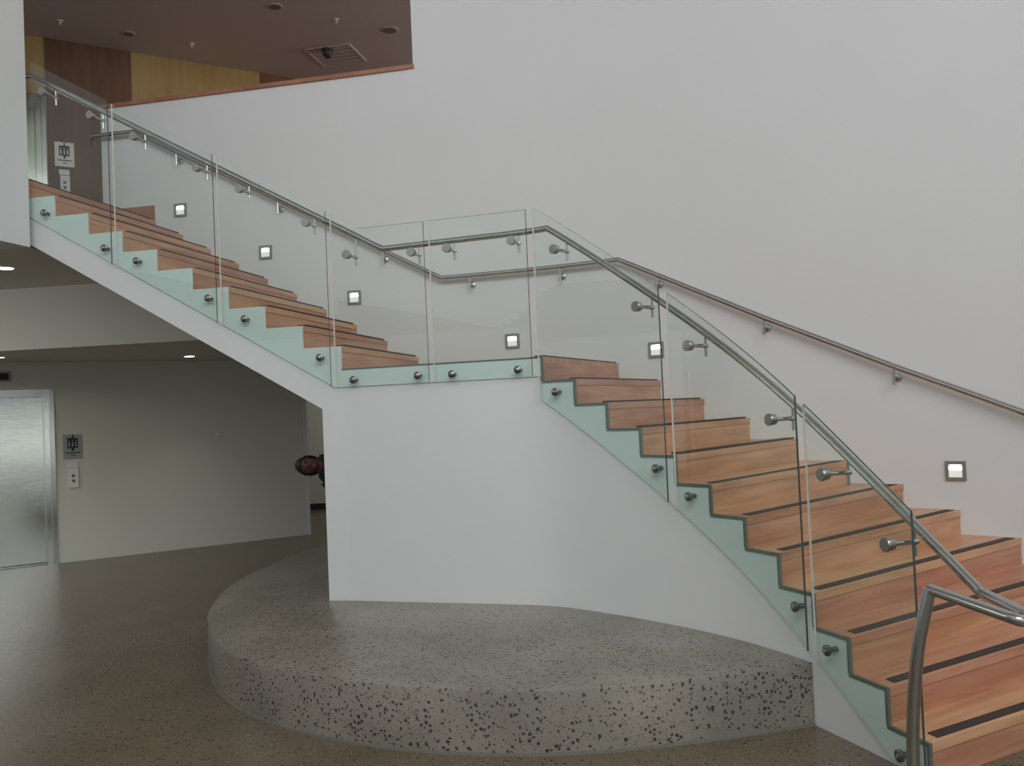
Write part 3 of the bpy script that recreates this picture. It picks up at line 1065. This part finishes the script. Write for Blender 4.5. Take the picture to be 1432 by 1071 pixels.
# floor indicator over the ground-floor lift
sr, zt = ELEV.hit(16, 519)
_, zb_ = ELEV.hit(16, 534)
base = ew(sr - 0.2, 0, zb_)
ind = thing('floor_indicator', 'black floor indicator display above the ground floor lift doors', 'display', tuple(map(float, base)))
plate(ind, base, 'bezel', sr - 0.40, zb_, sr, zt, 0.0, 0.012, 'sign_grey')
plate(ind, base, 'screen', sr - 0.37, zb_ + 0.022, sr - 0.03, zt - 0.022, 0.012, 0.015, 'black')

a0 = ELEV.hit(87.5, 608)
a1 = ELEV.hit(116, 641)


def lift_sign(dz, label, plate_mat, dd=0.0):
    s0, s1, zt, zb = a0[0], a1[0], a0[1] + dz, a1[1] + dz
    base = ew((s0 + s1) / 2, 0, zb)
    r_ = thing('lift_sign', label, 'sign', tuple(map(float, base)))
    plate(r_, base, 'plate', s0, zb, s1, zt, 0.0, 0.004, plate_mat, dd)
    w, h = s1 - s0, zt - zb
    X = lambda x: s0 + x * w
    Z = lambda z: zb + z * h
    ink = Geo()

    def bar(g_, x0, z0, x1, z1, d0=0.004, d1=0.0055):
        g_.box(ew(X((x0 + x1) / 2), dd + (d0 + d1) / 2, Z((z0 + z1) / 2)), X3, Y3, Z3, (x1 - x0) * w / 2, (d1 - d0) / 2, (z1 - z0) * h / 2)
        return g_
    bar(ink, .22, .44, .76, .86)
    bar(ink, .46, .86, .54, .985)
    bar(ink, .44, .33, .56, .44)
    ink.obj('symbol_square', 'sign_ink', r_, base=base)
    fig = Geo()
    for k in range(3):                                        # three pale passengers on the dark square
        cx = .32 + .17 * k
        bar(fig, cx - .035, .50, cx + .035, .68, .0055, .0065)
        bar(fig, cx - .02, .71, cx + .02, .77, .0055, .0065)
    fig.obj('symbol_figures', plate_mat, r_, base=base)
    txt = Geo()
    bar(txt, .13, .235, .86, .275)
    bar(txt, .38, .135, .62, .165)
    txt.obj('text_line', 'sign_ink', r_, base=base)
    return r_


lift_sign(0.0, 'grey lift sign with dark symbol beside the ground floor lift', 'sign_grey')
lift_sign(Z_UP, 'white lift sign with dark symbol on the upper floor wall', 'white_plastic', 0.023)


def call_panel(dz, label, dd=0.0):
    s0, zt = ELEV.hit(95.5, 655.5)
    s1, zb = ELEV.hit(110, 681)
    base = ew((s0 + s1) / 2, 0, zb + dz)
    r_ = thing('call_panel', label, 'call panel', tuple(map(float, base)))
    plate(r_, base, 'faceplate', s0, zb + dz, s1, zt + dz, 0, 0.022, 'white_plastic', dd)
    l0, l1 = ELEV.hit(94, 647), ELEV.hit(109, 653.5)
    plate(r_, base, 'notice_plate', l0[0], l1[1] + dz, l1[0], l0[1] + dz, 0, 0.012, 'white_plastic', dd)
    for q in ((102, 665), (102.5, 672)):
        s, z = ELEV.hit(*q)
        Geo().lathe(ew(s, dd + 0.022, z + dz), Y3, [(0.019, -.001), (0.019, 0.004), (0.015, 0.006)], 14).obj('button', 'button', r_, base=base, smooth=True)


call_panel(0.0, 'white two-button call panel under the ground floor lift sign')
call_panel(Z_UP, 'white call panel under the upper floor lift sign', 0.023)
# small plate on the lobby wall
s, z = ELEV.hit(305, 607)
base = ew(s, 0, z)
sw = thing('wall_sensor', 'tiny pale sensor plate alone on the grey lobby wall', 'sensor', tuple(map(float, base)))
plate(sw, base, 'housing', s - .03, z - .03, s + .03, z + .03, 0, .012, 'lobby_wall')
plate(sw, base, 'cover', s - .02, z - .02, s + .02, z + .02, .012, .016, 'white_plastic')

# timber panels on the upper storey of the lift wall
UPW = Path([EW1 - EDIR * 11, EW1, EW1 + EDIR * 6])


def wood_panel(x0, x1, z0, z1, mat):
    sa = UPW.hit(*x0)[0] if isinstance(x0, tuple) else x0
    sb = UPW.hit(*x1)[0] if isinstance(x1, tuple) else x1
    Geo().strip(UPW, [sa + .004, sb - .004], z0, z1, -0.022, -0.001).obj('wood_panel', mat, wall_elev)
    return sa, sb


z_h = Z_UP + Z_HEAD + 0.004
sA = UPW.hit(60, 60)[0]
sJ = s_jamb + 0.01
wood_panel(2.0, sA, z_h, 6.279, 'panel_light')
wood_panel(sA, sJ, z_h, 6.279, 'panel_dark')
_, s183 = wood_panel(sJ, (183, 100), Z_UP + .001, 6.279, 'panel_dark')
_, s363 = wood_panel(s183, (363, 110), Z_UP + .001, 6.279, 'panel_light')
wood_panel(s363, s363 + 2.2, Z_UP + .001, 6.279, 'panel_red')

# ------------------------------------------------------------------ ceiling fittings


def downlight(px, py, z, label, lit, r_=0.055):
    c_ = on_z(px, py, z)
    base = (float(c_[0]), float(c_[1]), z)
    d_ = thing('downlight', label, 'downlight', base, 'ceiling downlights')
    rim = Geo().lathe(base, (0, 0, -1), [(r_ * 1.25, 0.0), (r_ * 1.25, 0.004), (r_ * 1.0, 0.008)], 20)
    rim.obj('rim', 'white_plastic' if lit else 'upper_ceiling', d_, base=base, smooth=True)
    Geo().lathe((base[0], base[1], z - .008), (0, 0, -1), [(r_ * 0.95, 0.0), (r_ * .95, 0.002)], 20).obj('lamp', 'downlight_on' if lit else 'lamp_off', d_, base=base)
    if lit:
        ld_ = bpy.data.lights.new('downlight_beam', 'SPOT')
        ld_.energy = 10
        ld_.spot_size = math.radians(95)
        ld_.spot_blend = 0.8
        ld_.shadow_soft_size = 0.05
        ld_.color = (1.0, 0.97, 0.88)
        lo_ = link(bpy.data.objects.new('downlight_beam', ld_), d_)
        lo_.location = (0, 0, -0.03)


downlight(7, 374, 3.0, 'lit round downlight in the high lobby ceiling under the upper floor', True, 0.07)
downlight(265, 497.5, Z_LOW, 'lit round downlight in the low ceiling before the grey lobby wall', True, 0.06)
downlight(-1, 499, Z_LOW, 'lit round downlight in the low ceiling above the ground floor lift', True, 0.05)
downlight(180, 47, 6.28, 'unlit round downlight above the dark timber panel upstairs', False, 0.06)
downlight(385, 9, 6.28, 'unlit round downlight in the middle of the upstairs ceiling', False, 0.07)
downlight(545, 42, 6.28, 'unlit wide round downlight upstairs by the edge of the white wall', False, 0.09)
c_ = on_z(84, 29, 6.28)
for (px, py), nm in (((84, 29), 'over the upstairs lift'), ((268, 61), 'over the honey timber panel'), ((470, 27), 'beside the square ceiling vent')):
    c_ = on_z(px, py, 6.28)
    base = (float(c_[0]), float(c_[1]), 6.28)
    sp = thing('sprinkler', 'small pale sprinkler head on the upstairs ceiling ' + nm, 'sprinkler', base, 'ceiling sprinklers')
    Geo().lathe(base, (0, 0, -1), [(0.035, 0), (0.03, .008), (.01, .012)], 14).obj('rosette', 'white_plastic', sp, base=base, smooth=True)
    Geo().lathe((base[0], base[1], 6.268), (0, 0, -1), [(0.008, 0), (0.008, .03), (.022, .032), (.022, .036)], 12).obj('deflector', 'white_plastic', sp, base=base, smooth=True)
# square vent and the dark camera beside it
cv = on_z(470, 77, 6.28)
base = (float(cv[0]), float(cv[1]), 6.28)
vt = thing('ceiling_vent', 'flush square ceiling vent upstairs near the timber sill', 'vent', base)
ax, ay = np.array([*U, 0]), np.array([*W, 0])
for k in range(5):
    o_ = (k - 2) * 0.11
    Geo().box(np.array(base) + ay * o_ + (0, 0, -.006), ax, ay, Z3, 0.28, 0.035, 0.005).obj('slat', 'upper_ceiling', vt, base=base)
for sgn in (-1, 1):
    Geo().box(np.array(base) + ax * sgn * 0.295 + (0, 0, -.008), ax, ay, Z3, 0.014, 0.29, 0.007).obj('frame_bar', 'upper_ceiling', vt, base=base)
    Geo().box(np.array(base) + ay * sgn * 0.295 + (0, 0, -.008), ax, ay, Z3, 0.28, 0.014, 0.007).obj('frame_bar', 'upper_ceiling', vt, base=base)
cd = on_z(458, 76, 6.20)
base = (float(cd[0]), float(cd[1]), 6.28)
cm = thing('dome_camera', 'dark dome fitting hanging under the upstairs ceiling vent', 'camera', base)
Geo().lathe((base[0], base[1], 6.27), (0, 0, -1), [(0.07, 0), (0.07, .03), (.06, .035)], 18).obj('mount', 'dark_fitting', cm, base=base, smooth=True)
Geo().lathe((base[0], base[1], 6.235), (0, 0, -1), [(0.065, 0), (.062, .03), (.05, .06), (.03, .078), (.008, .085)], 18).obj('dome', 'dark_fitting', cm, base=base, smooth=True)

# ------------------------------------------------------------------ person leaning out sideways from behind the stair wall
D_P = 7.25                                                    # distance of the head from the camera plane


def at_depth(px, py, y):
    d = ray(px, py)
    t = y / d[1]
    return np.array([d[0] * t, y, EYE + d[2] * t])


crown = at_depth(415, 651, D_P)
chin = at_depth(451, 651, D_P)
hc = (crown + chin) / 2
up_h = (crown - chin) / np.linalg.norm(crown - chin)          # crown points left
face = np.array([-hc[0] * 0 - 0.10, -1.0, 0.05])
face -= up_h * (face @ up_h)
face /= np.linalg.norm(face)
side = np.cross(up_h, face)
HL = np.linalg.norm(crown - chin)                             # head height
pb = (-0.95, 7.35, 0.30)
person = thing('person', 'person in black leaning out sideways from behind the white stair wall', 'person', pb)


def skin_mesh(name, verts, edges, radii, mat, root=0, sub=2):
    me = bpy.data.meshes.new(name)
    me.from_pydata([tuple(np.array(v) - np.array(pb)) for v in verts], edges, [])
    o = link(bpy.data.objects.new(name, me), person)
    m_ = o.modifiers.new('skin', 'SKIN')
    m_.use_smooth_shade = True
    for i, r_ in enumerate(radii):
        rr = r_ if isinstance(r_, tuple) else (r_, r_)
        me.skin_vertices[0].data[i].radius = rr
        me.skin_vertices[0].data[i].use_root = (i == root)
    s_ = o.modifiers.new('sub', 'SUBSURF')
    s_.levels = s_.render_levels = sub
    me.materials.append(MAT[mat])
    return o


neck = chin - up_h * 0.012 - face * 0.03
chest = neck - up_h * 0.125 + np.array([0.02, 0.02, -0.01])
waist = chest - up_h * 0.24 + np.array([0.02, 0.02, 0.0])
pel = np.array([-0.98, 7.40, 1.16])
waist = (chest + pel) / 2 + np.array([0, 0, .02])
zv = np.array([0, 0, 1.0])
sh_a, sh_b = neck + zv * 0.07 - up_h * 0.0, neck - zv * 0.10 - up_h * 0.0
head_c = hc - face * 0.01
kn_a, kn_b = np.array([-0.93, 7.28, 0.74]), np.array([-0.86, 7.52, 0.74])
an_a, an_b = np.array([-0.90, 7.34, 0.37]), np.array([-0.80, 7.56, 0.37])
hip_a, hip_b = pel + np.array([0.0, -0.09, -0.08]), pel + np.array([0.05, 0.10, -0.08])
toe_a, toe_b = an_a + np.array([-0.05, -0.16, -0.03]), an_b + np.array([-0.05, -0.16, -0.03])
el_a, wr_a = sh_a + np.array([0.26, 0.05, -0.02]), sh_a + np.array([0.48, 0.05, -0.06])
el_b, wr_b = sh_b + np.array([0.22, 0.05, -0.17]), sh_b + np.array([0.32, -0.02, -0.36])
body_v = [pel, waist, chest, neck, chin + face * -0.02, hc + up_h * 0.0, hc + up_h * HL * 0.30,
          sh_a, el_a, wr_a, sh_b, el_b, wr_b, hip_a, kn_a, an_a, toe_a, hip_b, kn_b, an_b, toe_b]
body_e = [(0, 1), (1, 2), (2, 3), (3, 4), (4, 5), (5, 6), (2, 7), (7, 8), (8, 9), (2, 10), (10, 11), (11, 12), (0, 13), (13, 14), (14, 15), (15, 16), (0, 17), (17, 18), (18, 19), (19, 20)]
body_r = [.13, .12, .13, .05, .055, .08, .07, .06, .042, .03, .06, .042, .03, .085, .058, .04, .034, .085, .058, .04, .034]
# fingers on both hands
for wi, dr in ((9, wr_a - el_a), (12, wr_b - el_b)):
    dr = dr / np.linalg.norm(dr)
    acr = np.cross(dr, [0, 1.0, 0])
    acr /= np.linalg.norm(acr)
    w0 = body_v[wi]
    palm = w0 + dr * 0.07
    body_v.append(palm)
    body_r.append((.034, .018))
    pi_ = len(body_v) - 1
    body_e.append((wi, pi_))
    for k, ln in enumerate((0.06, 0.075, 0.08, 0.072, 0.058)):
        f0 = (w0 + dr * 0.03 + acr * 0.03) if k == 0 else palm + dr * 0.025 + acr * (0.03 - 0.019 * (k - 1))
        f1 = f0 + (dr * .8 + acr * .6 if k == 0 else dr) * ln * 0.55
        f2 = f1 + (dr * .9 + np.array([0, -.4, -.1])) * ln * 0.45
        i0 = len(body_v)
        body_v += [f0, f1, f2]
        body_r += [.010, .009, .008]
        body_e += [(pi_, i0), (i0, i0 + 1), (i0 + 1, i0 + 2)]
bd_o = skin_mesh('body', body_v, body_e, body_r, 'skin')


def blob(name, c, axes, mat, keep=None, nu=20, nv=14, warp=None):
    """shaped ellipsoid; axes = three (vector, half length)"""
    vs, fs = [], []
    for i in range(nv + 1):
        th = math.pi * i / nv
        for j in range(nu):
            ph = 2 * math.pi * j / nu
            l = np.array([math.sin(th) * math.cos(ph), math.sin(th) * math.sin(ph), math.cos(th)])
            if warp:
                l = warp(l)
            vs.append(np.array(c) + sum(l[k] * axes[k][1] * np.array(axes[k][0]) for k in range(3)))
    for i in range(nv):
        for j in range(nu):
            fs.append((i * nu + j, i * nu + (j + 1) % nu, (i + 1) * nu + (j + 1) % nu, (i + 1) * nu + j))
    bm_o = mesh_obj(name, vs, fs, mat, person, smooth=True, base=pb)
    bm = bmesh.new()
    bm.from_mesh(bm_o.data)
    bmesh.ops.remove_doubles(bm, verts=bm.verts, dist=1e-5)
    bmesh.ops.recalc_face_normals(bm, faces=bm.faces)
    bm.to_mesh(bm_o.data)
    bm.free()
    return bm_o


# head: skull with jaw, brow, nose (side, face, up)


def head_warp(l):
    x, y, z = l
    w = 1.0 - 0.26 * max(0, -z) ** 1.5
    x *= w
    if y > 0:
        y *= 1.0 - 0.12 * max(0, -z)
        y += 0.24 * math.exp(-(x / 0.16) ** 2 - ((z + 0.12) / 0.20) ** 2)   # nose
        y += 0.06 * math.exp(-(x / 0.6) ** 2 - ((z - 0.16) / 0.10) ** 2)    # brow
        y -= 0.07 * (math.exp(-((x - .38) / .18) ** 2 - ((z - .02) / .10) ** 2) + math.exp(-((x + .38) / .18) ** 2 - ((z - .02) / .10) ** 2))
        y += 0.06 * math.exp(-(x / 0.28) ** 2 - ((z + 0.52) / 0.10) ** 2)   # lips
        y += 0.08 * math.exp(-(x / 0.25) ** 2 - ((z + 0.82) / 0.14) ** 2)   # chin
    return np.array([x, y, z])


AX = ((side, HL * 0.345), (face, HL * 0.42), (up_h, HL * 0.5))
blob('head', hc, AX, 'skin', nu=40, nv=32, warp=head_warp)


def hair_warp(l):
    x, y, z = l
    # cap: pushed back off the face below the hairline
    if y > -0.1 and z < 0.40:
        y = -0.1 + (y + 0.1) * 0.12 if abs(x) < 0.80 else y * .8 + .06
        x *= 1.06
    if z < -0.6:
        z = -0.6 + (z + .6) * .3
    bump = 0.02 * math.sin(17 * x + 5) * math.sin(15 * y + 2) + .02 * math.sin(19 * z + 9 * x)
    return np.array([x, y, z]) * (1.09 + bump)


blob('hair', hc + up_h * 0.004 - face * 0.002, AX, 'hair', nu=40, nv=30, warp=hair_warp)
for sg in (-1, 1):
    e_c = hc + face * HL * 0.355 + side * sg * HL * 0.135 + up_h * HL * 0.01
    blob('eye', e_c, ((side, .011), (face, .009), (up_h, .005)), 'sign_grey', nu=12, nv=8)
    blob('pupil', e_c + face * 0.008, ((side, .006), (face, .005), (up_h, .006)), 'black', nu=10, nv=6)
    blob('eyebrow', e_c + up_h * HL * 0.085 + face * .008, ((side, .02), (face, .006), (up_h, .005)), 'hair', nu=12, nv=6)
    blob('ear', hc + side * sg * HL * 0.355 - face * HL * 0.03 - up_h * HL * .03, ((side, .010), (face, .018), (up_h, .03)), 'skin', nu=12, nv=8)
blob('mouth', hc + face * HL * 0.375 - up_h * HL * 0.27, ((side, .024), (face, .008), (up_h, .008)), 'lips', nu=14, nv=8)
# clothes follow the body
sh_v = [waist, chest, neck + up_h * 0.055, sh_a, el_a, sh_b, el_b, pel]
skin_mesh('shirt', sh_v, [(0, 1), (1, 2), (1, 3), (3, 4), (1, 5), (5, 6), (0, 7)], [.135, .13, .078, .066, .058, .066, .058, .14], 'shirt')
tr_v = [pel, hip_a, kn_a, an_a + np.array([0, 0, .03]), hip_b, kn_b, an_b + np.array([0, 0, .03])]
skin_mesh('trousers', tr_v, [(0, 1), (1, 2), (2, 3), (0, 4), (4, 5), (5, 6)], [.145, .10, .074, .062, .10, .074, .062], 'trousers')
# collar points of the shirt that show beside the wall
for dz, L_ in ((-0.10, .07), (-0.17, .06)):
    cpt = neck - up_h * 0.01 + zv * dz * 0.75
    Geo().add([cpt + face * .05, cpt + up_h * .035 - zv * .02 + face * .055, cpt - zv * L_ - up_h * .005 + face * .055, cpt - up_h * .05 + face * .045,
               cpt + face * .03, cpt + up_h * .035 - zv * .02 + face * .035, cpt - zv * L_ - up_h * .005 + face * .035, cpt - up_h * .05 + face * .025],
              [(0, 1, 2, 3), (7, 6, 5, 4), (0, 4, 5, 1), (1, 5, 6, 2), (2, 6, 7, 3), (3, 7, 4, 0)]).obj('collar', 'shirt', person, base=pb)
for an, to in ((an_a, toe_a), (an_b, toe_b)):
    m_ = (an * 0.35 + to * .65) * np.array([1, 1, 0]) + np.array([0, 0, 0.338])
    d_ = (to - an) * np.array([1, 1, 0])
    d_ /= np.linalg.norm(d_)
    blob('shoe', m_, ((np.cross(zv, d_), .05), (d_, .14), (zv, .036)), 'black', nu=16, nv=10)
